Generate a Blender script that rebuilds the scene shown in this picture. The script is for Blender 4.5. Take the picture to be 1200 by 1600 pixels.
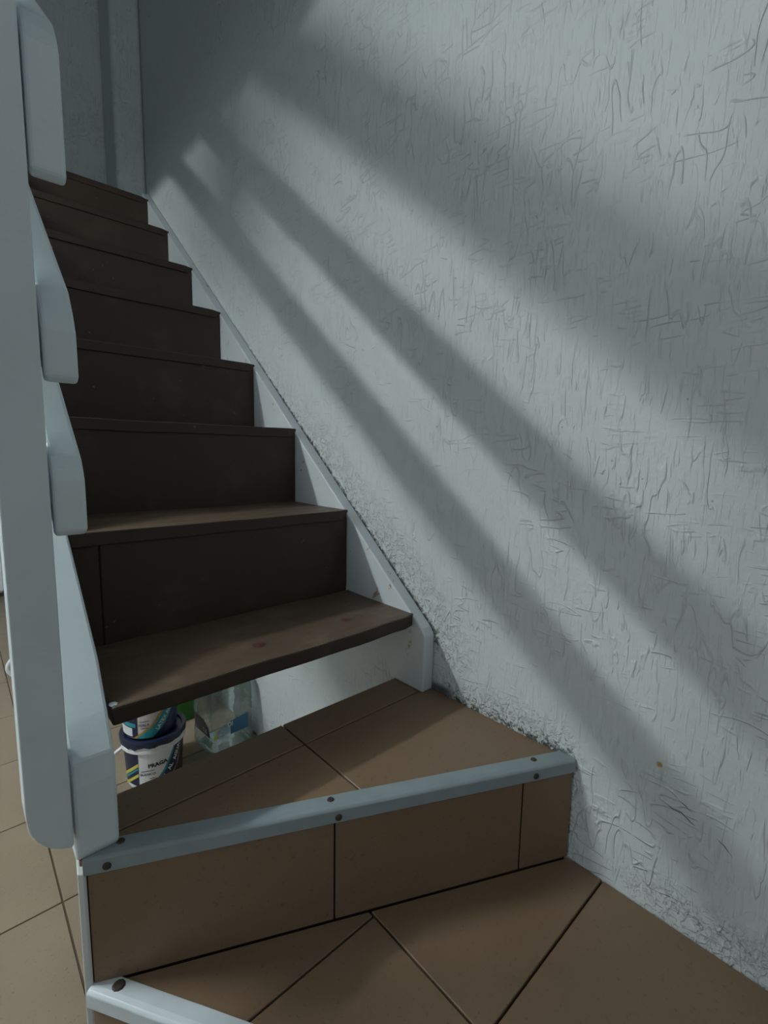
import bpy, bmesh, math, random
from mathutils import Vector, Matrix, noise as mnoise

for o in list(bpy.data.objects):
    bpy.data.objects.remove(o, do_unlink=True)
random.seed(7)
scene = bpy.context.scene
COL = scene.collection

# ------------------------------------------------------------------ camera
CAM = Vector((-0.74017, -0.67372, 0.34099))
cd = bpy.data.cameras.new('camera'); cam = bpy.data.objects.new('camera', cd); COL.objects.link(cam)
cd.sensor_fit = 'HORIZONTAL'; cd.sensor_width = 36.0; cd.lens = 744.96 / 1200 * 36.0
cd.clip_start = 0.02; cd.clip_end = 60
F = Vector((0.66774, 0.73389, -0.12463)); Rv = Vector((0.74100, -0.67129, 0.01717)); U = Vector((0.07106, 0.10382, 0.99205))
cam.matrix_world = Matrix(((Rv.x, U.x, -F.x, CAM.x), (Rv.y, U.y, -F.y, CAM.y), (Rv.z, U.z, -F.z, CAM.z), (0, 0, 0, 1)))
scene.camera = cam

# ------------------------------------------------------------------ world, fill lights, exposure
world = bpy.data.worlds.new('world'); scene.world = world; world.use_nodes = True
wb = world.node_tree.nodes['Background']; wb.inputs[0].default_value = (0.62, 0.76, 0.9, 1); wb.inputs[1].default_value = 0.3
scene.view_settings.view_transform = 'Standard'; scene.view_settings.look = 'None'
scene.view_settings.exposure = 0.0; scene.view_settings.gamma = 1.0
scene.view_settings.use_curve_mapping = False

def area(name, loc, target, sx, sy, power, col):
    l = bpy.data.lights.new(name, 'AREA'); l.shape = 'RECTANGLE'; l.size = sx; l.size_y = sy; l.energy = power; l.color = col
    o = bpy.data.objects.new(name, l); COL.objects.link(o); o.location = loc
    o.rotation_euler = (Vector(target) - Vector(loc)).to_track_quat('-Z', 'Y').to_euler()
    return o
# unseen fill lights added in the openings of the shell
area('fill_light_upper', (-1.0, -2.62, 2.45), (-1.0, 0, 2.45), 1.4, 1.2, 11.0, (0.86, 0.95, 1.0))  # added fill that lifts the walls above the stairs
area('fill_light_left', (-3.42, 0.3, 0.5), (0, 0.3, 0.5), 1.4, 1.0, 7, (0.86, 0.95, 1.0))  # added fill from the left for the wall and floor
area('fill_light_front', (-2.0, -2.62, 0.35), (-2.0, 0, 0.35), 1.1, 1.7, 3.0, (0.82, 0.93, 1.0))  # added fill that brightens the front faces of post and rails
TUBE = Vector((-1.72, 0.89, 1.19)); TUBE_L = 0.64; TUBE_R = 0.022; TUBE_STRENGTH = 280.0; TUBE_COL = (0.92, 1.0, 0.985)

# ------------------------------------------------------------------ key dimensions
G = 0.2348; RISE = 0.2; ZP = -0.165; ZA = -0.344; ZF = -0.66; SL = RISE / G
XL0, XL1 = -0.660, -0.606            # left stringer
XR = -0.032                          # inner face of the right stringer
YB = 0.0624                          # rear edge of the upper tiled step
ZSLAB = 1.335; ZUP = 1.395; YW = 1.75

# ------------------------------------------------------------------ materials
def nodes(m):
    m.use_nodes = True
    return m.node_tree, m.node_tree.nodes['Principled BSDF']
def setc(b, col, rough=0.5, spec=0.5):
    b.inputs['Base Color'].default_value = (*col, 1); b.inputs['Roughness'].default_value = rough
    b.inputs['Specular IOR Level'].default_value = spec
class NT:
    def __init__(s, nt): s.nt = nt
    def n(s, t, **k):
        x = s.nt.nodes.new(t)
        for a, v in k.items(): setattr(x, a, v)
        return x
    def l(s, a, b): s.nt.links.new(a, b)
    def val(s, sock, v):
        if isinstance(v, (int, float)): sock.default_value = v
        else: s.l(v, sock)
    def math(s, op, a, b=0.0, clamp=False):
        x = s.n('ShaderNodeMath', operation=op, use_clamp=clamp); s.val(x.inputs[0], a); s.val(x.inputs[1], b); return x.outputs[0]
    def ramp(s, v, lo, hi, a=0.0, b=1.0):
        x = s.n('ShaderNodeMapRange'); x.interpolation_type = 'SMOOTHSTEP'
        s.val(x.inputs[0], v); x.inputs[1].default_value = lo; x.inputs[2].default_value = hi
        x.inputs[3].default_value = a; x.inputs[4].default_value = b; return x.outputs[0]
    def coord(s, sc=(1, 1, 1), kind='Object'):
        t = s.n('ShaderNodeTexCoord'); m = s.n('ShaderNodeMapping'); m.inputs['Scale'].default_value = sc
        s.l(t.outputs[kind], m.inputs['Vector']); return m.outputs['Vector']
    def noise(s, vec, scale, detail=3, rough=0.5, dist=0.0):
        x = s.n('ShaderNodeTexNoise'); s.l(vec, x.inputs['Vector']); x.inputs['Scale'].default_value = scale
        x.inputs['Detail'].default_value = detail; x.inputs['Roughness'].default_value = rough; x.inputs['Distortion'].default_value = dist
        return x.outputs['Fac']
    def mix(s, fac, a, b):
        x = s.n('ShaderNodeMix', data_type='RGBA'); s.val(x.inputs[0], fac)
        for i, c in ((6, a), (7, b)):
            if isinstance(c, tuple): x.inputs[i].default_value = (*c, 1)
            else: s.l(c, x.inputs[i])
        return x.outputs[2]
    def bump(s, h, strength, dist, bsdf, prev=None):
        x = s.n('ShaderNodeBump'); x.inputs['Strength'].default_value = strength; x.inputs['Distance'].default_value = dist
        s.l(h, x.inputs['Height'])
        if prev is not None: s.l(prev, x.inputs['Normal'])
        s.l(x.outputs[0], bsdf.inputs['Normal']); return x.outputs[0]

def mat_plain(name, col, rough=0.5, spec=0.4, var=0.12, scale=14.0, bump=0.0, bscale=60.0):
    m = bpy.data.materials.new(name); nt, b = nodes(m); setc(b, col, rough, spec); N = NT(nt)
    v = N.coord()
    f = N.noise(v, scale, 4)
    c = N.mix(f, tuple(x * (1 - var) for x in col), tuple(min(1, x * (1 + var)) for x in col))
    N.l(c, b.inputs['Base Color'])
    if bump: N.bump(N.noise(v, bscale, 3), bump, 0.002, b)
    return m

def mat_wall(name, full=True):
    """painted trowelled plaster: short scratched ridges, mostly upright, some level"""
    m = bpy.data.materials.new(name); nt, b = nodes(m); N = NT(nt)
    setc(b, (0.60, 0.64, 0.64), 0.62, 0.35)
    v = N.coord()
    base = N.mix(N.noise(v, 2.2, 4), (0.56, 0.61, 0.615), (0.63, 0.665, 0.66))
    sep = N.n('ShaderNodeSeparateXYZ'); N.l(v, sep.inputs[0])
    Y, Z = sep.outputs[1], sep.outputs[2]
    # upright and level scratches
    up = N.ramp(N.noise(N.coord((1, 1, 0.18)), 95, 2, 0.5, 0.6), 0.57, 0.66)
    up2 = N.ramp(N.noise(N.coord((1, 1, 0.14)), 200, 2, 0.5, 0.3), 0.54, 0.68)
    lv = N.ramp(N.noise(N.coord((1, 0.16, 1)), 80, 2, 0.5, 0.6), 0.585, 0.68)
    # angular worm lines: contour lines of stretched noise, upright and level
    def contour(sc, scale, wd):
        a = N.math('ABSOLUTE', N.math('SUBTRACT', N.noise(N.coord(sc), scale, 1, 0.4, 0.25), 0.5))
        return N.ramp(a, 0.0, wd, 1, 0)
    worm = N.math('MAXIMUM', N.math('MULTIPLY', contour((1, 1, 0.26), 42, 0.028), N.ramp(N.noise(v, 13, 2), 0.47, 0.55)), N.math('MULTIPLY', contour((1, 0.26, 1), 40, 0.026), N.ramp(N.noise(v, 12, 2, 0.5, 1.5), 0.51, 0.58)))
    patch = N.ramp(N.noise(v, 5.5, 2), 0.42, 0.58)
    patch2 = N.ramp(N.noise(v, 9.0, 2, 0.5, 1.0), 0.44, 0.6)
    patch3 = N.ramp(N.noise(v, 7.0, 2, 0.5, 2.0), 0.5, 0.62)
    h = N.math('ADD', N.math('MULTIPLY', up, N.math('ADD', N.math('MULTIPLY', patch2, 0.5), 0.16)), N.math('MULTIPLY', N.math('MULTIPLY', lv, patch3), 0.45))
    h = N.math('ADD', h, N.math('MULTIPLY', up2, 0.18))
    h = N.math('ADD', h, N.math('MULTIPLY', N.math('MULTIPLY', worm, patch), 0.75))
    h = N.math('ADD', h, N.math('MULTIPLY', N.noise(v, 90, 3), 0.28))
    col = base
    if full:
        d = N.math('SUBTRACT', Z, N.math('MULTIPLY', Y, SL))               # height above the stringer's edge
        low = N.math('MULTIPLY', N.ramp(Y, 1.0, -0.05), N.ramp(Y, -0.16, -0.02))
        near = N.math('MULTIPLY', N.math('MULTIPLY', N.ramp(d, 0.12, 0.0), N.ramp(d, -0.06, -0.02)), low)
        foot = N.math('MULTIPLY', N.ramp(Z, ZP + 0.07, ZP), N.math('MULTIPLY', N.ramp(Y, 0.0, -0.06), N.ramp(Y, -0.36, -0.30)))
        foot2 = N.math('MULTIPLY', N.ramp(Z, ZA + 0.085, ZA), N.ramp(Y, -0.42, -0.50))
        grit = N.ramp(N.noise(v, 85, 3, 0.6, 0.9), 0.50, 0.58)
        rough_zone = N.math('MAXIMUM', N.math('MAXIMUM', near, foot), N.math('MULTIPLY', foot2, 0.5))
        h = N.math('SUBTRACT', h, N.math('MULTIPLY', N.math('MULTIPLY', grit, rough_zone), 2.3))
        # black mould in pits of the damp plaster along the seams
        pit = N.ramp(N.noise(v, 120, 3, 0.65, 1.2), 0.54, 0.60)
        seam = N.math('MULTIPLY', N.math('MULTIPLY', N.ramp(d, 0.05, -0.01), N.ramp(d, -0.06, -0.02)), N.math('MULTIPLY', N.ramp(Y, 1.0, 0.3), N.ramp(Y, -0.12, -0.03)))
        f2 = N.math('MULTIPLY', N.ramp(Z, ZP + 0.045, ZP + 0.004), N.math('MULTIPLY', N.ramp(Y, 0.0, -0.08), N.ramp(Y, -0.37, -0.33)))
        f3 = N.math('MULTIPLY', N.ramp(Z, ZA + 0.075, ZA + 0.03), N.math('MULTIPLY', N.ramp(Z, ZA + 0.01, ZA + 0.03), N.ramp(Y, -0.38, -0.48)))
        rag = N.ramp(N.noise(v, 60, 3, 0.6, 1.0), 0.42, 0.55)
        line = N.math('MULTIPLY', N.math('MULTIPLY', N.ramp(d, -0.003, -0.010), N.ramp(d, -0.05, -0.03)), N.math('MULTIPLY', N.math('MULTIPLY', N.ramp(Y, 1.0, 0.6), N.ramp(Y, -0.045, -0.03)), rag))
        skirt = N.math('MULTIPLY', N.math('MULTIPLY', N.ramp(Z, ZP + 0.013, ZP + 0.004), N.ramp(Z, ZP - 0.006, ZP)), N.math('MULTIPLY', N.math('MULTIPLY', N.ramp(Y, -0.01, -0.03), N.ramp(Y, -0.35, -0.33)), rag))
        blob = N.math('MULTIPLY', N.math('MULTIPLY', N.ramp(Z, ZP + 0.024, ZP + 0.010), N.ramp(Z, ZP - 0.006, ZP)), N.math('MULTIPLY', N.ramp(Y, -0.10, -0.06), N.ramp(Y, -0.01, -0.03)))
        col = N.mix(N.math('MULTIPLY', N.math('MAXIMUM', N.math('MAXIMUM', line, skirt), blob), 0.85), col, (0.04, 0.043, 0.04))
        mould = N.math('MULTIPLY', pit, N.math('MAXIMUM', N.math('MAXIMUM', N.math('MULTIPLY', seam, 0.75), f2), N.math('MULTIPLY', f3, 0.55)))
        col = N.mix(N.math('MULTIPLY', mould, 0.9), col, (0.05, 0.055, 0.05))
        # a rusty splash and pin holes
        dist = N.n('ShaderNodeVectorMath', operation='DISTANCE'); N.l(v, dist.inputs[0]); dist.inputs[1].default_value = (0, -0.470, -0.107)
        col = N.mix(N.ramp(N.math('ADD', dist.outputs['Value'], N.math('MULTIPLY', N.noise(v, 200, 2), 0.004)), 0.0075, 0.0045), col, (0.42, 0.27, 0.10))
        vd = N.n('ShaderNodeTexVoronoi'); N.l(v, vd.inputs['Vector']); vd.inputs['Scale'].default_value = 26
        dots = N.math('MULTIPLY', N.ramp(vd.outputs['Distance'], 0.05, 0.035), N.ramp(N.noise(v, 4, 2), 0.52, 0.56))
        col = N.mix(N.math('MULTIPLY', dots, 0.55), col, (0.12, 0.12, 0.11))
    N.l(col, b.inputs['Base Color'])
    N.bump(h, 0.62, 0.0050, b)
    return m

def mat_tile(name, col):
    m = bpy.data.materials.new(name); nt, b = nodes(m); N = NT(nt); setc(b, col, 0.42, 0.45)
    v = N.coord()
    info = N.n('ShaderNodeObjectInfo')
    f = N.noise(v, 6, 5, 0.6); f2 = N.noise(v, 160, 2)
    c = N.mix(f, tuple(x * 0.80 for x in col), tuple(x * 1.18 for x in col))
    c = N.mix(N.ramp(f2, 0.62, 0.74), c, tuple(x * 0.72 for x in col))
    c = N.mix(N.math('MULTIPLY', info.outputs['Random'], 0.18), c, tuple(x * 0.7 for x in col))
    N.l(c, b.inputs['Base Color'])
    N.l(N.ramp(f, 0.3, 0.7, 0.34, 0.52), b.inputs['Roughness'])
    N.bump(N.noise(v, 90, 2), 0.08, 0.001, b)
    return m

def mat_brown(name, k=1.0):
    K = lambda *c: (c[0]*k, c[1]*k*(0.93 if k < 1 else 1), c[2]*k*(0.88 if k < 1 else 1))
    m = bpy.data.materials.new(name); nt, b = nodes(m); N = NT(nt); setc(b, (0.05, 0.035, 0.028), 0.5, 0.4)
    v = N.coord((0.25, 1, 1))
    g = N.noise(v, 60, 5, 0.6, 0.5)
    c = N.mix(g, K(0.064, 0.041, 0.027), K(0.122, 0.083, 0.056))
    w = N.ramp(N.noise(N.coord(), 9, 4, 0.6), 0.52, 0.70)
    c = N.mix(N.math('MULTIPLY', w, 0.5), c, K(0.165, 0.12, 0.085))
    sp = N.ramp(N.noise(N.coord(), 70, 2), 0.74, 0.78)
    c = N.mix(N.math('MULTIPLY', sp, 0.5), c, (0.24, 0.21, 0.18))
    N.l(c, b.inputs['Base Color']); N.l(N.ramp(g, 0.3, 0.7, 0.42, 0.62), b.inputs['Roughness'])
    N.bump(g, 0.15, 0.0015, b)
    return m

def mat_white_wood(name, col=(0.66, 0.73, 0.76), chips=0.0):
    m = bpy.data.materials.new(name); nt, b = nodes(m); N = NT(nt); setc(b, col, 0.42, 0.45)
    v = N.coord()
    c = N.mix(N.noise(v, 12, 4), tuple(x * 0.90 for x in col), tuple(x * 1.06 for x in col))
    if chips:
        e = N.ramp(N.noise(v, 22, 4, 0.65, 0.6), 0.655, 0.69)
        c = N.mix(N.math('MULTIPLY', e, chips), c, (0.36, 0.25, 0.16))
    e = N.ramp(N.noise(v, 48, 2, 0.5), 0.775, 0.80)
    c = N.mix(e, c, (0.05, 0.05, 0.05))
    N.l(c, b.inputs['Base Color'])
    h = N.math('ADD', N.noise(N.coord((1, 1, 3)), 45, 3), N.math('MULTIPLY', N.noise(v, 15, 2), 0.8))
    N.bump(h, 0.22, 0.002, b)
    return m

M_WALL = mat_wall('trowelled_wall'); M_WALL2 = mat_wall('plain_wall', False)
M_DIM = mat_plain('bounce_damping_wall', (0.20, 0.19, 0.17), 0.7)  # unseen front wall darkened to cut the light it bounces back
M_CEIL = mat_plain('ceiling_paint', (0.6, 0.63, 0.63), 0.7)
M_TILE = mat_tile('brown_tile', (0.208, 0.136, 0.083))
M_FTILE = mat_tile('floor_tile', (0.275, 0.215, 0.155))
M_GROUT = mat_plain('grout', (0.055, 0.035, 0.024), 0.8)
M_FGROUT = mat_plain('floor_grout', (0.11, 0.07, 0.045), 0.8)
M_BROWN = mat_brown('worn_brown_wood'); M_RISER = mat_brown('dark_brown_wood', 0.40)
M_WHITE = mat_white_wood('white_wood'); M_STR = mat_white_wood('white_stringer', (0.60, 0.64, 0.66), 0.9)
M_RENDER = mat_plain('white_render', (0.55, 0.57, 0.56), 0.6, bump=0.3)
M_NOSE = mat_plain('painted_metal', (0.25, 0.30, 0.32), 0.38, 0.5, 0.16, 30, 0.1, 40)
M_NOSEW = mat_plain('white_painted_metal', (0.60, 0.66, 0.70), 0.4, 0.5, 0.12, 30, 0.1, 40)
M_SCREW = mat_plain('rusty_screw', (0.045, 0.033, 0.028), 0.6)
M_KNOT = mat_plain('red_knot', (0.085, 0.024, 0.018), 0.5)
M_DARK = mat_plain('dark', (0.02, 0.02, 0.02), 0.8)
M_PLW = mat_plain('white_plastic', (0.74, 0.76, 0.78), 0.35, 0.5, 0.04)
M_NAVY = mat_plain('navy_print', (0.012, 0.018, 0.055), 0.35, 0.5, 0.1)
M_TEAL = mat_plain('teal_print', (0.02, 0.27, 0.33), 0.35, 0.5, 0.08)
M_BLUE = mat_plain('blue_print', (0.02, 0.14, 0.27), 0.35, 0.5, 0.08)
M_GOLD = mat_plain('gold_print', (0.42, 0.27, 0.07), 0.4, 0.5, 0.08)
M_YEL = mat_plain('yellow_print', (0.62, 0.55, 0.08), 0.4, 0.5, 0.08)
M_PINK = mat_plain('pale_print', (0.62, 0.56, 0.56), 0.4, 0.5, 0.04)
M_GREEN = mat_plain('green_plastic', (0.022, 0.16, 0.018), 0.4, 0.5, 0.08)
M_INK = mat_plain('black_ink', (0.03, 0.03, 0.035), 0.5)
M_APPL = mat_plain('white_enamel', (0.68, 0.72, 0.75), 0.3)

def mat_pet(name):
    m = bpy.data.materials.new(name); nt, b = nodes(m); N = NT(nt)
    nt.nodes.remove(b)
    out = nt.nodes['Material Output']
    tr = N.n('ShaderNodeBsdfTransparent'); tr.inputs[0].default_value = (0.86, 0.91, 0.91, 1)
    gl = N.n('ShaderNodeBsdfGlossy'); gl.inputs['Roughness'].default_value = 0.12; gl.inputs[0].default_value = (0.9, 0.95, 0.95, 1)
    lw = N.n('ShaderNodeLayerWeight'); lw.inputs['Blend'].default_value = 0.28
    bp = N.n('ShaderNodeBump'); bp.inputs['Strength'].default_value = 0.5; bp.inputs['Distance'].default_value = 0.004
    N.l(N.noise(N.coord(), 34, 3), bp.inputs['Height']); N.l(bp.outputs[0], gl.inputs['Normal']); N.l(bp.outputs[0], lw.inputs['Normal'])
    mx = N.n('ShaderNodeMixShader'); N.l(N.math('ADD', N.math('MULTIPLY', lw.outputs['Fresnel'], 0.8), 0.07, True), mx.inputs[0]); N.l(tr.outputs[0], mx.inputs[1]); N.l(gl.outputs[0], mx.inputs[2])
    df = N.n('ShaderNodeBsdfDiffuse'); df.inputs[0].default_value = (0.42, 0.46, 0.46, 1)
    m2 = N.n('ShaderNodeMixShader'); N.l(N.ramp(N.noise(N.coord(), 26, 4, 0.6, 1.0), 0.35, 0.75, 0.10, 0.34), m2.inputs[0]); N.l(mx.outputs[0], m2.inputs[1]); N.l(df.outputs[0], m2.inputs[2])
    N.l(m2.outputs[0], out.inputs['Surface'])
    return m
M_PET = mat_pet('clear_plastic')
def mat_emit(name, col, st):
    m = bpy.data.materials.new(name); nt, b = nodes(m); setc(b, (0.9, 0.9, 0.9), 0.4)
    b.inputs['Emission Color'].default_value = (*col, 1); b.inputs['Emission Strength'].default_value = st
    return m

# ------------------------------------------------------------------ mesh helpers
def obj(name, bm, mat, parent=None, bevel=0.0, seg=2, smooth=False, loc=None):
    bmesh.ops.recalc_face_normals(bm, faces=bm.faces)
    me = bpy.data.meshes.new(name); bm.to_mesh(me); bm.free()
    if isinstance(mat, (list, tuple)):
        for x in mat: me.materials.append(x)
    else: me.materials.append(mat)
    if smooth:
        for p in me.polygons: p.use_smooth = True
    o = bpy.data.objects.new(name, me); COL.objects.link(o)
    if parent is not None: o.parent = parent
    if loc is not None: o.location = loc
    if bevel:
        b = o.modifiers.new('bevel', 'BEVEL'); b.width = bevel; b.segments = seg; b.limit_method = 'ANGLE'; b.angle_limit = math.radians(30)
    return o
def box(bm, x0, x1, y0, y1, z0, z1):
    v = [bm.verts.new(c) for c in ((x0,y0,z0),(x1,y0,z0),(x1,y1,z0),(x0,y1,z0),(x0,y0,z1),(x1,y0,z1),(x1,y1,z1),(x0,y1,z1))]
    for f in ((0,3,2,1),(4,5,6,7),(0,1,5,4),(1,2,6,5),(2,3,7,6),(3,0,4,7)): bm.faces.new([v[i] for i in f])
def boxes(*bs):
    bm = bmesh.new()
    for b in bs: box(bm, *b)
    return bm
def prism(pts, axis, a, b):
    """extrude a 2D polygon along an axis; axis x -> pts are (y, z); axis z -> pts are (x, y)"""
    bm = bmesh.new()
    def P(p, t): return (t, p[0], p[1]) if axis == 'x' else ((p[0], p[1], t) if axis == 'z' else (p[0], t, p[1]))
    lo = [bm.verts.new(P(p, a)) for p in pts]; hi = [bm.verts.new(P(p, b)) for p in pts]
    n = len(pts)
    bm.faces.new(lo); bm.faces.new(hi[::-1])
    for i in range(n): bm.faces.new((lo[i], lo[(i+1) % n], hi[(i+1) % n], hi[i]))
    return bm
def lathe(prof, seg=40, closed=False):
    bm = bmesh.new(); rings = []
    for r, z in prof:
        if r < 1e-6: rings.append([bm.verts.new((0, 0, z))])
        else: rings.append([bm.verts.new((r*math.cos(2*math.pi*i/seg), r*math.sin(2*math.pi*i/seg), z)) for i in range(seg)])
    for a, b in zip(rings, rings[1:]):
        for i in range(seg):
            j = (i+1) % seg
            q = [a[i % len(a)], a[j % len(a)], b[j % len(b)], b[i % len(b)]]
            u = []
            for x in q:
                if x not in u: u.append(x)
            if len(u) >= 3: bm.faces.new(u)
    return bm
def tube(pts, r, seg=8):
    bm = bmesh.new(); rings = []
    pts = [Vector(p) for p in pts]
    for k, p in enumerate(pts):
        d = (pts[min(k+1, len(pts)-1)] - pts[max(k-1, 0)]).normalized()
        a = d.orthogonal().normalized() if k == 0 else (rings_a - d * rings_a.dot(d)).normalized()
        rings_a = a; b = d.cross(a)
        rr = r[k] if isinstance(r, (list, tuple)) else r
        rings.append([bm.verts.new(p + rr*(a*math.cos(2*math.pi*i/seg) + b*math.sin(2*math.pi*i/seg))) for i in range(seg)])
    for a, b in zip(rings, rings[1:]):
        for i in range(seg): bm.faces.new((a[i], a[(i+1) % seg], b[(i+1) % seg], b[i]))
    bm.faces.new(rings[0][::-1]); bm.faces.new(rings[-1])
    return bm
def empty(name, loc, label=None, cat=None, group=None):
    o = bpy.data.objects.new(name, None); COL.objects.link(o); o.location = loc; o.empty_display_size = 0.05
    if label: o['label'] = label
    if cat: o['category'] = cat
    if group: o['group'] = group
    return o
def put(parent, o):
    """parent a world-built mesh to an empty that only translates, keeping it where it stands"""
    o.parent = parent; o.matrix_parent_inverse = Matrix.Translation(-Vector(parent.location)); return o
def tag(o, label=None, cat=None, group=None, kind=None):
    if label: o['label'] = label
    if cat: o['category'] = cat
    if group: o['group'] = group
    if kind: o['kind'] = kind
    return o
def struct(name, bm, mat, label=None, cat=None, **k):
    o = obj(name, bm, mat, **k); tag(o, label, cat, kind='structure'); return o

def clip(poly, a, b, c):
    """keep the part of a convex polygon with a*x + b*y <= c"""
    out = []
    for i in range(len(poly)):
        p, q = poly[i], poly[(i+1) % len(poly)]
        dp, dq = a*p[0]+b*p[1]-c, a*q[0]+b*q[1]-c
        if dp <= 0: out.append(p)
        if (dp < 0 < dq) or (dq < 0 < dp):
            t = dp/(dp-dq); out.append((p[0]+t*(q[0]-p[0]), p[1]+t*(q[1]-p[1])))
    return out
def cell(poly, x0, x1, y0, y1, gap=0.0016):
    p = poly
    for a, b, c in ((1,0,x1-gap), (-1,0,-(x0+gap)), (0,1,y1-gap), (0,-1,-(y0+gap))):
        if len(p) >= 3: p = clip(p, a, b, c)
    if len(p) < 3: return None
    ar = abs(sum(p[i][0]*p[(i+1) % len(p)][1] - p[(i+1) % len(p)][0]*p[i][1] for i in range(len(p)))) / 2
    return p if ar > 1e-4 else None

# ------------------------------------------------------------------ shell of the place
wr = struct('wall_right', boxes((0, 0.15, -2.6, 4.1, ZF-0.1, 3.6)), M_WALL, 'white trowelled plaster wall along the right of the stairs', 'wall')
for pts in (((-0.478, -0.159), (-0.492, -0.164), (-0.503, -0.163), (-0.516, -0.171), (-0.521, -0.173)), ((-0.498, -0.147), (-0.507, -0.150), (-0.516, -0.156)), ((-0.547, -0.175), (-0.556, -0.180), (-0.566, -0.190))):
    obj('crack', tube([(0.0003, y, z) for y, z in pts], [0.0004] + [0.0009]*(len(pts)-2) + [0.0004], 5), mat_plain('crack_shadow', (0.10, 0.105, 0.10), 0.8), wr)
struct('wall_back', boxes((-3.4, 0, 1.93, 2.05, ZUP, 3.6)), M_WALL2, 'grey white wall at the head of the stairs', 'wall')
struct('wall_corner', boxes((-0.12, 0, YW, 1.93, ZUP, 3.6)), M_WALL2, 'plastered pier in the corner at the head of the stairs', 'wall', bevel=0.02, seg=4)
struct('wall_far', boxes((-3.4, 0, 4.1, 4.22, ZF-0.1, ZSLAB)), M_WALL2, 'white wall at the far end of the lower room', 'wall')
# unseen front wall, its openings added for the fill lights
struct('wall_front', boxes((-3.4, -2.55, -2.72, -2.6, ZF-0.1, 1.22), (-1.45, 0, -2.72, -2.6, ZF-0.1, 1.22), (-3.4, 0, -2.72, -2.6, 1.22, 1.85), (-3.4, 0, -2.72, -2.6, 3.05, 3.6), (-3.4, -1.7, -2.72, -2.6, 1.85, 3.05), (-0.3, 0, -2.72, -2.6, 1.85, 3.05)), M_DIM, 'dark plastered front wall with openings added for fill light', 'wall')
struct('wall_left', boxes((-3.52, -3.4, -2.72, 4.22, ZF-0.1, 0.0), (-3.52, -3.4, -2.72, 4.22, 1.0, 3.6), (-3.52, -3.4, -2.72, -0.4, 0.0, 1.0), (-3.52, -3.4, 1.0, 4.22, 0.0, 1.0)), M_WALL2, 'plastered left wall with an opening added for fill light', 'wall')  # opening added for the left fill light
struct('ceiling', boxes((-3.52, 0.15, -2.72, 2.05, 3.6, 3.7)), M_CEIL, 'white ceiling over the upper storey', 'ceiling')
# upper storey floor beside the stairwell
struct('floor_upper', boxes((-3.4, -0.69, -2.6, 1.93, ZSLAB, ZUP), (-0.69, -0.001, 1.66, 1.93, ZSLAB, ZUP), (-3.4, -0.001, 1.93, 4.1, ZSLAB, ZUP)), M_CEIL, 'white edged slab of the upper storey beside the stairwell', 'floor')

# lower floor: tiles laid one by one
fl = struct('floor', boxes((-3.4, 0, -2.6, 4.1, ZF-0.1, ZF-0.003)), M_FGROUT, 'brown tiled floor of the lower room', 'floor')
PT = 0.334; X0T = -0.623; Y0T = 0.490
bm = boxes((0.0018, PT-0.0018, 0.0018, PT-0.0018, -0.008, 0.0)); t0 = obj('floor_tile', bm, M_FTILE, fl, bevel=0.0012, seg=1)
first = True
for i in range(-8, 2):
    for j in range(-9, 12):
        x, y = X0T + i*PT, Y0T + j*PT
        if x + PT <= 0.001 and x > -3.4 and y > -2.6 and y + PT < 4.1:
            if first: o = t0; first = False
            else: o = t0.copy(); COL.objects.link(o); o.parent = fl
            o.location = (x, y, ZF)
# cut tiles along the wall
cw = -(X0T + PT); n_cut = 0
bm = boxes((0.0018, cw-0.001, 0.0018, PT-0.0018, -0.008, 0.0)); t1 = obj('floor_tile', bm, M_FTILE, fl, bevel=0.0012, seg=1); t1.location = (X0T+PT, Y0T, ZF)
for j in range(-1, 10):
    if j == 0: continue
    o = t1.copy(); COL.objects.link(o); o.parent = fl; o.location = (X0T+PT, Y0T+j*PT, ZF)

# ------------------------------------------------------------------ tiled winder steps
A = Vector((0.0, -0.3466)); B = Vector((-0.657, -0.036)); e = (B - A).normalized(); nrm = Vector((e.y, -e.x))
if nrm.dot(Vector((0, -1))) < 0: nrm = -nrm                      # outward, towards the viewer
up = empty('tiled_winder_step', (-0.33, 0, ZF), 'brown tiled wedge step with grey nosing below the wooden stairs', 'step')
inset = 0.008
def off(p, d): return (p.x - nrm.x*d, p.y - nrm.y*d)
Ai, Bi = off(A, inset), off(B, inset)
put(up, obj('body', prism([(-0.001, Ai[1]), (Bi[0]+0.006, Bi[1]), (-0.6445, YB-0.004), (-0.001, YB-0.004)], 'z', ZF, ZP-0.0085), M_GROUT))
top = [(-0.001, A.y+0.001), (B.x, B.y), (-0.646, YB), (-0.001, YB)]
for (x0, x1, y0, y1) in ((-0.70, -0.317, -0.60, -0.015), (-0.317, 0.0, -0.60, -0.015), (-0.70, -0.317, -0.015, 0.3), (-0.317, 0.0, -0.015, 0.3)):
    p = cell(top, x0, x1, y0, y1)
    if p: put(up, obj('top_tile', prism(p, 'z', ZP-0.0085, ZP), M_TILE, bevel=0.001, seg=1))
Lf = (B - A).length
def riser_tile(parent, P0, e, nrm, s0, s1, z0, z1, name='riser_tile', g=0.0014):
    a, b = P0 + e*(s0+g), P0 + e*(s1-g)
    q = [(a.x, a.y), (b.x, b.y), (b.x - nrm.x*0.008, b.y - nrm.y*0.008), (a.x - nrm.x*0.008, a.y - nrm.y*0.008)]
    put(parent, obj(name, prism(q, 'z', z0, z1), M_TILE, bevel=0.001, seg=1))
for s0, s1 in ((0.002, 0.098), (0.098, 0.4075), (0.4075, Lf-0.006)):
    riser_tile(up, A, e, nrm, s0, s1, ZA+0.002, ZP-0.002)
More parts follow.
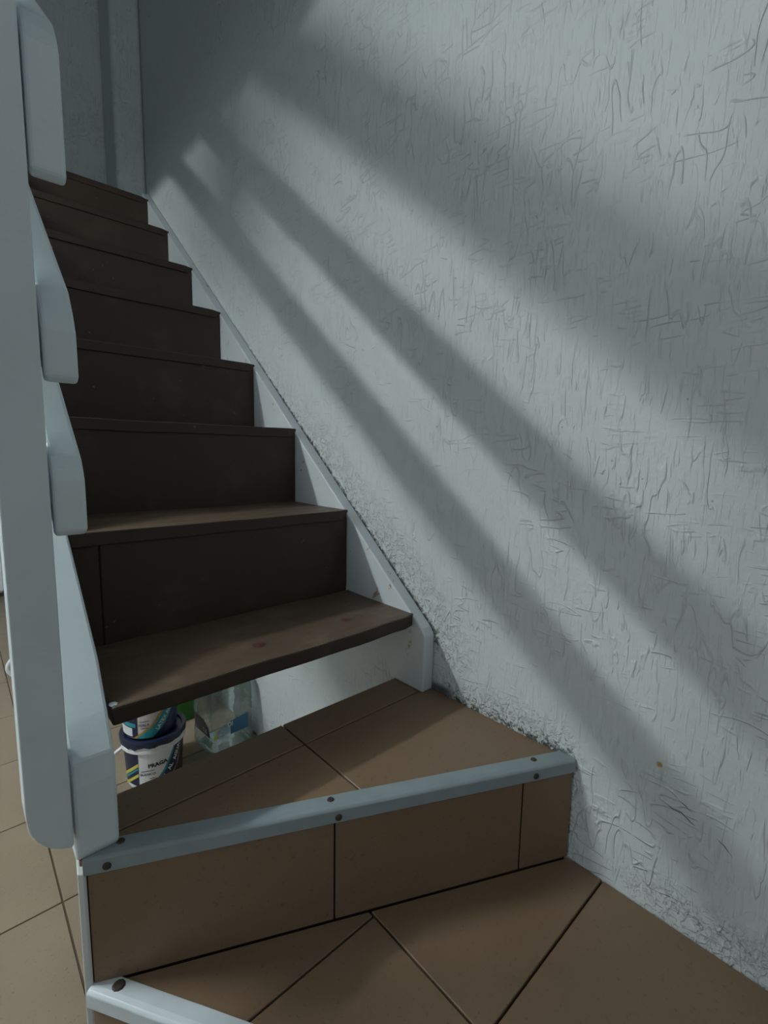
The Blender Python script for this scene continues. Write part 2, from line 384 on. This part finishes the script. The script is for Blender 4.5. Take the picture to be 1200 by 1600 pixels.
# painted metal nosing, an angle strip: section in (outward, z)
def nosing(parent, P0, e, nrm, s0, s1, z, depth, drop, mat, name='nosing_strip', th=0.004):
    sec = [(-depth, 0.0), (-depth, 0.0025), (-0.006, th), (0.001, th-0.001), (th, 0.0), (th, -drop), (0.0005, -drop), (0.0005, 0.0)]
    bm = bmesh.new(); rows = []
    n = 24
    for k in range(n+1):
        s = s0 + (s1-s0)*k/n; w = 0.0009*mnoise.noise(Vector((s*23, z*9, 1.3)))
        rows.append([bm.verts.new((P0.x + e.x*s + nrm.x*(u+w), P0.y + e.y*s + nrm.y*(u+w), z + v + w*0.7)) for u, v in sec])
    m = len(sec)
    for a, b in zip(rows, rows[1:]):
        for i in range(m): bm.faces.new((a[i], a[(i+1) % m], b[(i+1) % m], b[i]))
    bm.faces.new(rows[0]); bm.faces.new(rows[-1][::-1])
    return put(parent, obj(name, bm, mat, bevel=0.0012, seg=2))
ns = nosing(up, A, e, nrm, 0.001, Lf-0.004, ZP, 0.027, 0.019, M_NOSE)
def screw(parent_empty, host, p, n, r=0.0052):
    bm = lathe([(0, 0.0022), (r*0.75, 0.002), (r, 0.0004), (r, -0.002)], 10)
    bm.transform(Matrix.Translation(p) @ Vector(n).to_track_quat('Z', 'Y').to_matrix().to_4x4())
    o = obj('screw', bm, M_SCREW); o.parent = host
    return o
for s in (0.070, 0.411, 0.684):
    a = A + e*s
    screw(up, ns, (a.x - nrm.x*0.016, a.y - nrm.y*0.016, ZP+0.0032), (0, 0, 1))
    b = A + e*(s + (0.008 if s < 0.5 else 0.012) * (1 if s < 0.1 else -1 if s < 0.5 else 1))
    screw(up, ns, (b.x + nrm.x*0.0043, b.y + nrm.y*0.0043, ZP-0.0105), (nrm.x, nrm.y, 0))
# white painted left cheek of the step
put(up, obj('corner_bead', prism([(-0.660, B.y+0.001), (-0.6545, B.y-0.0035), (-0.651, B.y-0.0045), (-0.651, B.y+0.004), (-0.6445, YB), (-0.6475, YB)], 'z', ZF, ZP-0.017), M_RENDER, bevel=0.0015))

lo = empty('tiled_winder_step', (-0.3, -0.4, ZF), 'lowest tiled step with a white chipped nosing, nearest the viewer', 'step')
P0 = Vector((-0.657, -0.041)); e2 = Vector((0.542, -0.840)).normalized(); n2 = Vector((e2.y, -e2.x))
if n2.x > 0: n2 = -n2
hit = (0 - P0.x) / e2.x; yh = P0.y + e2.y*hit
n_a = Vector((A.x + nrm.x*0.0005, A.y + nrm.y*0.0005)); n_b = Vector((B.x + nrm.x*0.0005, B.y + nrm.y*0.0005))
topA = [(-0.001, n_a.y), (n_b.x, n_b.y), (P0.x, P0.y-0.001), (-0.001, yh)]
put(lo, obj('body', prism([(-0.001, n_a.y-0.002), (n_b.x+0.006, n_b.y-0.004), (P0.x+0.013, P0.y-0.009), (-0.001, yh+0.018)], 'z', ZF, ZA-0.0085), M_GROUT))
cells = [(-0.32, 0.0, -0.405+0.31*k, -0.405+0.31*(k+1)) for k in range(-3, 2)] + [(-0.63, -0.32, -0.205+0.31*k, -0.205+0.31*(k+1)) for k in range(-3, 2)] + [(-0.94, -0.63, -0.11+0.31*k, -0.11+0.31*(k+1)) for k in range(-3, 2)]
for c in cells:
    p = cell(topA, *c)
    if p: put(lo, obj('top_tile', prism(p, 'z', ZA-0.0085, ZA), M_TILE, bevel=0.001, seg=1))
for k in range(4):
    s0, s1 = k*0.31+0.004, min((k+1)*0.31, hit-0.004)
    riser_tile(lo, P0, e2, n2, s0, s1, ZF+0.001, ZA-0.002)
nl = nosing(lo, P0, e2, n2, 0.0, hit-0.02, ZA, 0.024, 0.020, M_NOSEW)
pp = P0 + e2*0.034
screw(lo, nl, (pp.x - n2.x*0.013, pp.y - n2.y*0.013, ZA+0.0034), (0, 0, 1), 0.008)

# ------------------------------------------------------------------ wooden staircase
st = empty('wooden_staircase', (-0.33, 0.8, ZP), 'closed brown wooden staircase with white stringers against the wall', 'staircase')
def wobble(bm, amp, freq, seed, axes=(0, 1, 1)):
    for v in bm.verts:
        n = mnoise.noise_vector(v.co*freq + Vector((seed*3.1, seed*1.7, seed)))
        v.co += Vector((n.x*amp*axes[0], n.y*amp*axes[1], n.z*amp*axes[2]))
def plank(x0, x1, y0, y1, z0, z1, nx=14, ny=3):
    bm = bmesh.new()
    g = {}
    for i in range(nx+1):
        for j in range(ny+1):
            for k in (0, 1):
                g[i, j, k] = bm.verts.new((x0+(x1-x0)*i/nx, y0+(y1-y0)*j/ny, z1 if k else z0))
    for i in range(nx):
        for j in range(ny):
            for k in (0, 1): bm.faces.new([g[i,j,k], g[i+1,j,k], g[i+1,j+1,k], g[i,j+1,k]])
    for i in range(nx):
        for j in (0, ny): bm.faces.new([g[i,j,0], g[i+1,j,0], g[i+1,j,1], g[i,j,1]])
    for j in range(ny):
        for i in (0, nx): bm.faces.new([g[i,j,0], g[i,j+1,0], g[i,j+1,1], g[i,j,1]])
    return bm
NT_ = 8
treads = []
for k in range(NT_):
    y0, y1, z = G*k, G*(k+1)+0.004, RISE*k
    if k == NT_-1: y1 = YW - 0.005
    th = 0.027 if k == 0 else 0.024
    bm = plank(XL1+0.001, XR+0.006, y0-(0.003 if k else 0), y1, z-th, z, 18, 3)
    wobble(bm, 0.0022 if k < 2 else 0.0012, 9, k+1)
    for v in bm.verts:                                           # worn front edge, rounded outer corner
        if v.co.y < y0+0.02 and v.co.x > XR-0.03: v.co.y += 0.010*max(0, (v.co.x-(XR-0.03))/0.036)**2
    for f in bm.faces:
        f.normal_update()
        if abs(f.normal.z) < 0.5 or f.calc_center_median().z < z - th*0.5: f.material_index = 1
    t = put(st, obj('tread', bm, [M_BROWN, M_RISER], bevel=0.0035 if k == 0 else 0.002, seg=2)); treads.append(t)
for k in range(1, NT_):
    y = G*k + 0.002; z0, z1 = RISE*(k-1)-0.006, RISE*k-0.020
    if k == 1:
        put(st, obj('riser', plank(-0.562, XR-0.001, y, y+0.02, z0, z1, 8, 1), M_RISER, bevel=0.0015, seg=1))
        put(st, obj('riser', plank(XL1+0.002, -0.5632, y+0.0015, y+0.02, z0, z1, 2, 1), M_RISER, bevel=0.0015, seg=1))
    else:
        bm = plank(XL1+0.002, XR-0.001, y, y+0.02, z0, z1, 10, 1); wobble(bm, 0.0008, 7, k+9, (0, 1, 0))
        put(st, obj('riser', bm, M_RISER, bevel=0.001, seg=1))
def decal_disc(host, x, y, z, rx, ry, mat, name):
    bm = bmesh.new(); n = 14
    c = bm.verts.new((x, y, z+0.0012)); ring = []
    for i in range(n):
        a = 2*math.pi*i/n; w = 1+0.25*mnoise.noise(Vector((math.cos(a)*1.7+x*40, math.sin(a)*1.7, 2.2)))
        ring.append(bm.verts.new((x+rx*w*math.cos(a), y+ry*w*math.sin(a), z-0.0015)))
    for i in range(n): bm.faces.new((c, ring[i], ring[(i+1) % n]))
    bm.faces.new(ring[::-1])
    o = obj(name, bm, mat, smooth=False); o.parent = host; return o
decal_disc(treads[0], -0.359, 0.066, 0.0022, 0.012, 0.010, M_KNOT, 'knot')
decal_disc(treads[0], -0.163, 0.070, 0.0022, 0.012, 0.010, M_KNOT, 'knot')
decal_disc(treads[0], -0.600, 0.012, 0.001, 0.006, 0.008, M_WHITE, 'paint_drip')
# stringers
YT = 1.72
rp = [(-0.026, ZP+0.0005), (-0.028, -0.10), (-0.028, -0.040), (-0.018, -0.026)] + [(y, SL*y-0.012) for y in (0.1, 0.5, 0.9, 1.3)] + [(YT, SL*YT-0.012), (YT, SL*YT-0.235), (0.20, -0.005-0.02), (0.126, -0.080), (0.098, -0.125), (YB-0.001+0.009, ZP+0.0005)]
bm = prism(rp, 'x', XR, -0.0015)
put(st, tag(obj('stringer', bm, M_STR, bevel=0.003), 'scuffed white stringer against the wall'))
lp = [(-0.036, ZP+0.0005), (-0.043, ZP+0.010), (-0.045, -0.064), (-0.038, -0.036)] + [(y, SL*y) for y in (0.0, 0.06, 0.15, 0.4, 0.9, 1.3)] + [(1.64, SL*1.64), (1.64, SL*1.64-0.22), (0.20, -0.055), (YB-0.002, -0.12), (YB-0.002, ZP+0.0005)]
bm = prism(lp, 'x', XL0, XL1)
for v in bm.verts:
    if v.co.x > -0.63 and v.co.y < 0.05: v.co.x -= 0.007*min(1, (0.05-v.co.y)/0.09)
put(st, tag(obj('stringer', bm, M_WHITE, bevel=0.004), 'white stringer on the open side'))

# ------------------------------------------------------------------ railing
rl = empty('stair_railing', (-0.66, 0.0, -0.13), 'white wooden stair railing with three sloping rails and flat post', 'railing')
pz = 0.95
arc = [(-0.706, -0.070), (-0.704, -0.088), (-0.698, -0.103), (-0.688, -0.116), (-0.678, -0.124)]
post = arc + [(-0.6650, -0.129), (-0.6630, -0.126), (-0.6618, pz), (-0.706, pz)]
put(rl, tag(obj('post', prism(post, 'y', -0.055, -0.017), M_WHITE, bevel=0.003), 'flat white front post'))
top_post = put(rl, obj('post', boxes((-0.706, -0.667, 1.56, 1.60, 1.392, 2.35)), M_WHITE, bevel=0.003))
RX0, RX1 = -0.660, -0.628
def rail(zb, zt, name, cb, ct, seed):
    ye = 1.61
    pts = [(-0.050+cb, zb-0.0), (-0.050, zb+cb*0.7), (-0.050, zt-ct*0.9), (-0.050+ct*0.35, zt-ct*0.1)]
    n = 16
    for i in range(n+1):
        y = -0.050+ct*0.9 + (ye-(-0.05+ct*0.9))*i/n; pts.append((y, zt+SL*(y+0.05)+0.0016*mnoise.noise(Vector((y*9, seed, 0)))))
    for i in range(n, -1, -1):
        y = -0.050+cb*1.6 + (ye-(-0.05+cb*1.6))*i/n; pts.append((y, zb+SL*(y+0.05)+0.0016*mnoise.noise(Vector((y*9, seed+7, 0)))))
    return put(rl, obj(name, prism(pts, 'x', RX0, RX1), M_WHITE, bevel=0.0045, seg=3))
rail(0.240, 0.318, 'rail', 0.010, 0.016, 1.0)
rail(0.408, 0.490, 'rail', 0.010, 0.030, 2.0)
rail(0.612, 0.758, 'handrail', 0.010, 0.022, 3.0)
for z in (0.275, 0.44, 0.69):
    put(rl, obj('bolt', tube([(-0.668, -0.03, z), (-0.655, -0.03, z)], 0.004), M_SCREW))

# ------------------------------------------------------------------ tube lamp that lights the stairs
bl = empty('tube_lamp', TUBE, 'white tube lamp hung level below the lower ceiling beside the stairs', 'lamp')
h = TUBE_L/2
obj('tube', tube([(-h+TUBE_L*k/8, 0, 0) for k in range(9)], TUBE_R, 14), mat_emit('tube_glow', TUBE_COL, TUBE_STRENGTH), bl, smooth=True)
for sx in (-1, 1):
    obj('end_cap', tube([(sx*h, 0, 0), (sx*(h+0.025), 0, 0)], TUBE_R+0.002, 14), M_PLW, bl)
    obj('bracket', boxes((sx*(h+0.012)-0.006, sx*(h+0.012)+0.006, -0.010, 0.010, TUBE_R, 0.062)), M_PLW, bl)
    obj('cord', tube([(sx*h*0.7, 0, 0.095), (sx*h*0.7, 0, ZSLAB-TUBE.z)], 0.003), M_DARK, bl)
obj('batten', boxes((-h-0.02, h+0.02, -0.022, 0.022, 0.060, 0.096)), M_PLW, bl, bevel=0.004)

# ------------------------------------------------------------------ paint buckets, bottle and other things on the lower floor
def wrap(bm2, rfun, th0, dr):
    """bend a flat print (u across, v up) round a turned body"""
    for v in bm2.verts:
        u, z = v.co.x, v.co.y; r = rfun(z)
        a = th0 + u / r; v.co = Vector(((r+dr)*math.cos(a), (r+dr)*math.sin(a), z))
def patch(polys, rfun, th0, dr, mat, name, host, step=0.006):
    bm = bmesh.new()
    for p in polys: bm.faces.new([bm.verts.new((x, y, 0)) for x, y in p])
    us = [v.co.x for v in bm.verts]; u = min(us)+step
    while u < max(us):
        bmesh.ops.bisect_plane(bm, geom=bm.verts[:]+bm.edges[:]+bm.faces[:], plane_co=(u, 0, 0), plane_no=(1, 0, 0)); u += step
    bmesh.ops.triangulate(bm, faces=bm.faces)
    wrap(bm, rfun, th0, dr)
    me = bpy.data.meshes.new(name); bm.to_mesh(me); bm.free(); me.materials.append(mat)
    o = bpy.data.objects.new(name, me); COL.objects.link(o); o.parent = host; return o
def text_bm(s, size, bold=0.0):
    c = bpy.data.curves.new('t', 'FONT'); c.body = s; c.size = size; c.resolution_u = 2; c.offset = bold; c.align_x = 'CENTER'
    o = bpy.data.objects.new('t', c); COL.objects.link(o)
    bpy.context.view_layer.update()
    me = bpy.data.meshes.new_from_object(o.evaluated_get(bpy.context.evaluated_depsgraph_get()))
    bpy.data.objects.remove(o); bpy.data.curves.remove(c)
    bm = bmesh.new(); bm.from_mesh(me); bpy.data.meshes.remove(me)
    return bm
def lettering(s, size, u, z, ang, rfun, th0, dr, mat, host, bold=0.0):
    bm = text_bm(s, size, bold)
    bm.transform(Matrix.Translation((u, z, 0)) @ Matrix.Rotation(ang, 4, 'Z'))
    wrap(bm, rfun, th0, dr)
    me = bpy.data.meshes.new('lettering'); bm.to_mesh(me); bm.free(); me.materials.append(mat)
    o = bpy.data.objects.new('lettering', me); COL.objects.link(o); o.parent = host; return o
def face_angle(x, y): return math.atan2(CAM.y-y, CAM.x-x)

# lower bucket -----------------------------------------------------
bx, by = -0.335, 0.805
b1 = empty('paint_bucket', (bx, by, ZF+0.0005), 'white paint bucket with navy lid under the stairs, lower of two stacked', 'bucket', 'paint buckets under the stairs')
H1 = 0.138
rf = lambda z: 0.076 + 0.008*z/H1
body = obj('body', lathe([(0, 0.0), (0.074, 0.0), (0.076, 0.003), (rf(H1-0.02), H1-0.02), (0.0885, H1-0.018), (0.0885, H1-0.010), (0.0865, H1-0.009), (0.0865, H1-0.004), (0.0895, H1-0.002), (0.0895, H1+0.012), (0.084, H1+0.013), (0, H1+0.013)], 48), M_PLW, b1, smooth=False)
th = face_angle(bx, by)
patch([[(-0.14, 0.020), (-0.046, 0.012), (-0.046, 0.116), (-0.14, 0.116)]], rf, th, 0.0006, M_NAVY, 'side_panel', body)
for d0, w, m in ((0.050, 0.011, M_YEL), (0.040, 0.007, M_TEAL), (0.018, 0.010, M_YEL)):
    patch([[(-0.14, d0-0.044), (-0.0465, d0+0.026), (-0.0465, d0+0.026+w), (-0.14, d0-0.044+w)]], rf, th, 0.0009, m, 'print_stripe', body)
patch([[(-0.022, 0.002), (-0.014, 0.002), (0.030, 0.052), (0.066, 0.124), (0.060, 0.124), (0.023, 0.054)]], rf, th, 0.0007, M_TEAL, 'print_stripe', body)
patch([[(-0.014, 0.002), (0.026, 0.002), (0.064, 0.047), (0.100, 0.124), (0.066, 0.124), (0.030, 0.052)]], rf, th, 0.0007, M_NAVY, 'print_stripe', body)
patch([[(0.030, 0.002), (0.14, 0.002), (0.14, 0.124), (0.103, 0.124), (0.067, 0.047)]], rf, th, 0.0007, M_GROUT, 'print_stripe', body)
for ch, u, z, a in (('E', 0.018, 0.010, 0.86), ('S', 0.0105, 0.0, 0.86), ('TE', 0.027, 0.026, 0.86), ('AL', 0.047, 0.052, 0.98), ('AGUA', 0.071, 0.088, 1.12)):
    if ch in ('S', 'E'): continue
    lettering(ch, 0.0170, u, z, a, rf, th, 0.0016, M_PLW, body, 0.0006)
lettering('PRAGA', 0.0165, 0.008, 0.074, 0.08, rf, th, 0.0012, M_INK, body, 0.0007)
lettering('BLANCO', 0.0105, -0.020, 0.048, 0.05, rf, th, 0.0012, M_INK, body, 0.0002)
for q in ([(-0.038, 0.060), (-0.002, 0.062), (-0.002, 0.064), (-0.038, 0.062)], [(-0.016, 0.036), (0.0, 0.037), (0.0, 0.039), (-0.016, 0.038)]):
    patch([q], rf, th, 0.0010, M_INK, 'print_line', body)
# navy lid with a torn paper skirt
lid = obj('lid', lathe([(0, H1+0.0135), (0.078, H1+0.0135), (0.080, H1+0.020), (0.0915, H1+0.021), (0.0925, H1+0.016), (0.0925, H1+0.013)], 48), M_NAVY, b1)
bm = bmesh.new(); n = 96; rows = [[], []]
for i in range(n):
    a = 2*math.pi*i/n; j = 0.012 + 0.006*mnoise.noise(Vector((math.cos(a)*5, math.sin(a)*5, 0.7))) + 0.004*mnoise.noise(Vector((math.cos(a)*16, math.sin(a)*16, 3)))
    for r_, zz, R in ((0.0927, H1+0.017, rows[0]), (0.0915, H1+0.012-j, rows[1])): R.append(bm.verts.new((r_*math.cos(a), r_*math.sin(a), zz)))
for i in range(n): bm.faces.new((rows[0][i], rows[0][(i+1) % n], rows[1][(i+1) % n], rows[1][i]))
o = obj('torn_skirt', bm, M_NAVY, lid); s = o.modifiers.new('solid', 'SOLIDIFY'); s.thickness = 0.0012
ea = th - math.radians(82)
bm = boxes((-0.006, 0.030, -0.006, 0.006, -0.004, 0.004)); bm.transform(Matrix.Translation((0.086*math.cos(ea), 0.086*math.sin(ea), H1-0.022)) @ Matrix.Rotation(ea, 4, 'Z') @ Matrix.Rotation(0.55, 4, 'Y'))
obj('handle_lug', bm, M_PLW, b1, bevel=0.002)

# upper bucket -----------------------------------------------------
ux, uy = bx-0.006, by+0.004
b2 = empty('paint_bucket', (ux, uy, ZF+0.0005+H1+0.0215), 'smaller teal and pink paint bucket stacked on the navy lidded bucket', 'bucket', 'paint buckets under the stairs')
H2 = 0.17
rf2 = lambda z: 0.073 + 0.008*z/H2
body2 = obj('body', lathe([(0, 0.0), (0.071, 0.0), (0.073, 0.003), (rf2(H2-0.016), H2-0.016), (0.084, H2-0.014), (0.084, H2), (0, H2)], 48), M_PINK, b2)
obj('lid', lathe([(0, H2+0.0005), (0.074, H2+0.0005), (0.076, H2+0.007), (0.086, H2+0.008), (0.087, H2+0.002), (0.087, H2-0.004)], 48), M_TEAL, b2)
th2 = face_angle(ux, uy)
patch([[(-0.14, 0.004), (-0.036, 0.004), (-0.036, 0.14), (-0.14, 0.14)]], rf2, th2, 0.0006, M_NAVY, 'side_panel', body2)
patch([[(-0.13, 0.010), (-0.052, 0.008), (-0.052, 0.034), (-0.13, 0.040)]], rf2, th2, 0.0010, M_PLW, 'white_label', body2)
patch([[(-0.13, 0.043), (-0.041, 0.036), (-0.041, 0.048), (-0.13, 0.060)]], rf2, th2, 0.0010, M_TEAL, 'print_stripe', body2)
patch([[(-0.051, 0.002), (-0.040, 0.002), (0.010, 0.040), (0.068, 0.120), (0.060, 0.120), (0.003, 0.042)]], rf2, th2, 0.0009, M_GOLD, 'print_stripe', body2)
patch([[(-0.040, 0.002), (0.004, 0.002), (0.040, 0.034), (0.094, 0.120), (0.068, 0.120), (0.010, 0.040)]], rf2, th2, 0.0009, M_TEAL, 'print_stripe', body2)
patch([[(0.004, 0.002), (0.14, 0.002), (0.14, 0.14), (0.104, 0.14), (0.094, 0.120), (0.040, 0.034)]], rf2, th2, 0.0007, M_NAVY, 'print_stripe', body2)
lettering('LATEX AC', 0.0150, 0.040, 0.048, 0.93, rf2, th2, 0.0016, M_PLW, body2, 0.0002)
lettering('PERLA', 0.0105, -0.018, 0.040, 0.05, rf2, th2, 0.0012, M_INK, body2, 0.0002)
for q in ([(-0.030, 0.053), (-0.004, 0.054), (-0.004, 0.056), (-0.030, 0.055)], [(-0.026, 0.032), (-0.008, 0.033), (-0.008, 0.035), (-0.026, 0.034)]):
    patch([q], rf2, th2, 0.0010, M_INK, 'print_line', body2)

# green bucket -----------------------------------------------------
gx, gy = -0.165, 1.12
g = empty('plastic_bucket', (gx, gy, ZF+0.0005), 'green plastic bucket behind the stacked paint buckets', 'bucket')
gb = lathe([(0, 0.004), (0.082, 0.004), (0.084, 0.0), (0.088, 0.0), (0.108, 0.20), (0.114, 0.20), (0.115, 0.215), (0.109, 0.216), (0.086, 0.012), (0, 0.010)], 40)
obj('body', gb, M_GREEN, g)
obj('handle', tube([(0.112*math.cos(a), 0.112*math.sin(a)*0.25 - 0.09*math.sin(a), 0.20 - 0.012*math.sin(a)) for a in [math.pi*i/14 for i in range(15)]], 0.003), M_SCREW, g)

# water bottle -----------------------------------------------------
wx, wy = -0.102, 0.835
w = empty('water_bottle', (wx, wy, ZF+0.0005), 'empty clear plastic water bottle with blue label under the stairs', 'bottle')
def sq(r, z, p, n=48, rib=0.0):
    out = []
    for i in range(n):
        a = 2*math.pi*i/n; c, s_ = math.cos(a), math.sin(a)
        k = (abs(c)**p + abs(s_)**p)**(-1.0/p)
        out.append((r*k*c, r*k*s_, z))
    return out
secs = [(0.050, 0.004, 5), (0.064, 0.0, 5), (0.068, 0.008, 6), (0.068, 0.045, 6), (0.0665, 0.050, 6), (0.0665, 0.095, 6), (0.068, 0.100, 6), (0.0655, 0.106, 6), (0.068, 0.112, 6), (0.0655, 0.119, 6), (0.068, 0.126, 6), (0.068, 0.165, 5), (0.064, 0.185, 4), (0.054, 0.205, 3), (0.038, 0.226, 2.4), (0.022, 0.244, 2), (0.017, 0.250, 2), (0.017, 0.268, 2)]
bm = bmesh.new(); rows = [[bm.verts.new(c) for c in sq(*s_)] for s_ in secs]
for a, b in zip(rows, rows[1:]):
    for i in range(48): bm.faces.new((a[i], a[(i+1) % 48], b[(i+1) % 48], b[i]))
bm.faces.new(rows[0][::-1])
wang = math.radians(4)
bm.transform(Matrix.Rotation(wang, 4, 'Z') @ Matrix.Diagonal((1.16, 1.16, 1.22, 1)))
bo = obj('bottle_body', bm, M_PET, w, smooth=True)
obj('cap', lathe([(0, 0.338), (0.0175, 0.338), (0.0185, 0.335), (0.0185, 0.316), (0.0175, 0.315)], 24), M_BLUE, w)
def sqwrap(polys, mat, name, dr=0.0008, rr=0.0774):
    bm = bmesh.new()
    for p in polys: bm.faces.new([bm.verts.new((x, y, 0)) for x, y in p])
    u = -0.5
    for k in range(120):
        bmesh.ops.bisect_plane(bm, geom=bm.verts[:]+bm.edges[:]+bm.faces[:], plane_co=(-0.3+k*0.005, 0, 0), plane_no=(1, 0, 0))
    bmesh.ops.triangulate(bm, faces=bm.faces)
    sqmap(bm, dr, rr)
    me = bpy.data.meshes.new(name); bm.to_mesh(me); bm.free(); me.materials.append(mat)
    o = bpy.data.objects.new(name, me); COL.objects.link(o); o.parent = bo; return o
def sqmap(bm, dr, rr):
    # u measured round the perimeter from the near vertical corner (angle 225 deg in the bottle's own frame)
    for v in bm.verts:
        u, z = v.co.x, v.co.y; h = rr
        if u >= 0: x, y = -h + u, -h                # face to the right of the corner
        else: x, y = -h, -h - u                     # face to the left
        a = math.atan2(y, x); c, s_ = math.cos(a), math.sin(a); k = (abs(c)**6 + abs(s_)**6)**(-1/6.0)
        r = (rr + dr)*k; q = Vector((r*c, r*s_, z*1.22)); q.rotate(Matrix.Rotation(wang, 3, 'Z')); v.co = q
sqwrap([[(-0.125, 0.052), (-0.018, 0.052), (-0.030, 0.080), (-0.060, 0.093), (-0.125, 0.093)]], M_NAVY, 'label')
sqwrap([[(0.062, 0.050), (0.128, 0.050), (0.128, 0.094), (0.062, 0.088)]], M_BLUE, 'label')
sqwrap([[(0.020, 0.056), (0.060, 0.056), (0.060, 0.076), (0.030, 0.076)]], mat_plain('pale_blue_print', (0.30, 0.42, 0.52), 0.4), 'label')
bmt = text_bm('OI', 0.018, 0.0004); bmt.transform(Matrix.Translation((0.062, 0.074, 0))); sqmap(bmt, 0.0016, 0.0774)
me = bpy.data.meshes.new('lettering'); bmt.to_mesh(me); bmt.free(); me.materials.append(M_PLW); o = bpy.data.objects.new('lettering', me); COL.objects.link(o); o.parent = bo
bmt = text_bm('TOS', 0.016, 0.0002); bmt.transform(Matrix.Translation((-0.052, 0.060, 0))); sqmap(bmt, 0.0016, 0.0774)
me = bpy.data.meshes.new('lettering'); bmt.to_mesh(me); bmt.free(); me.materials.append(M_PLW); o = bpy.data.objects.new('lettering', me); COL.objects.link(o); o.parent = bo
sqwrap([[(0.0, 0.050), (0.008, 0.047), (0.014, 0.053), (0.010, 0.060), (0.003, 0.060)]], M_YEL, 'print_dot')

# jug behind the post ----------------------------------------------
jx, jy = -0.540, 1.76
j = empty('plastic_jug', (jx, jy, ZF+0.0005), 'white plastic jug on the floor behind the post, its handle showing', 'jug')
obj('body', lathe([(0, 0), (0.055, 0), (0.06, 0.01), (0.062, 0.12), (0.05, 0.16), (0.052, 0.18), (0.046, 0.178), (0.045, 0.16), (0.056, 0.118), (0.054, 0.012), (0, 0.01)], 28), M_PLW, j, smooth=True)
hd = Vector((CAM.x-jx, CAM.y-jy, 0)).normalized(); side = Vector((hd.y, -hd.x, 0))
if side.x > 0: side = -side
obj('handle', tube([side*(0.050+0.034*math.sin(math.pi*i/12)) + Vector((0, 0, 0.135-0.11*i/12)) for i in range(13)], 0.0075), M_PLW, j, smooth=True)

# white appliance at the far end ------------------------------------
ap = empty('white_fridge', (-0.835, 3.55, ZF+0.0005), 'white upright appliance at the far end of the lower room, left of the post', 'appliance')
obj('body', boxes((-0.30, 0.30, -0.26, 0.30, 0.03, 1.55)), M_APPL, ap, bevel=0.012)
obj('door', boxes((-0.30, 0.30, -0.30, -0.265, 0.05, 1.02)), M_APPL, ap, bevel=0.008)
fd = obj('door', boxes((-0.30, 0.30, -0.30, -0.265, 1.03, 1.55)), M_APPL, ap, bevel=0.008)
obj('handle', boxes((-0.27, -0.25, -0.325, -0.30, 1.1, 1.4)), M_APPL, fd, bevel=0.004)
obj('base_gap', boxes((-0.28, 0.28, -0.24, 0.28, 0.0, 0.03)), M_DARK, ap)  # black block stands in for the shaded gap under the appliance
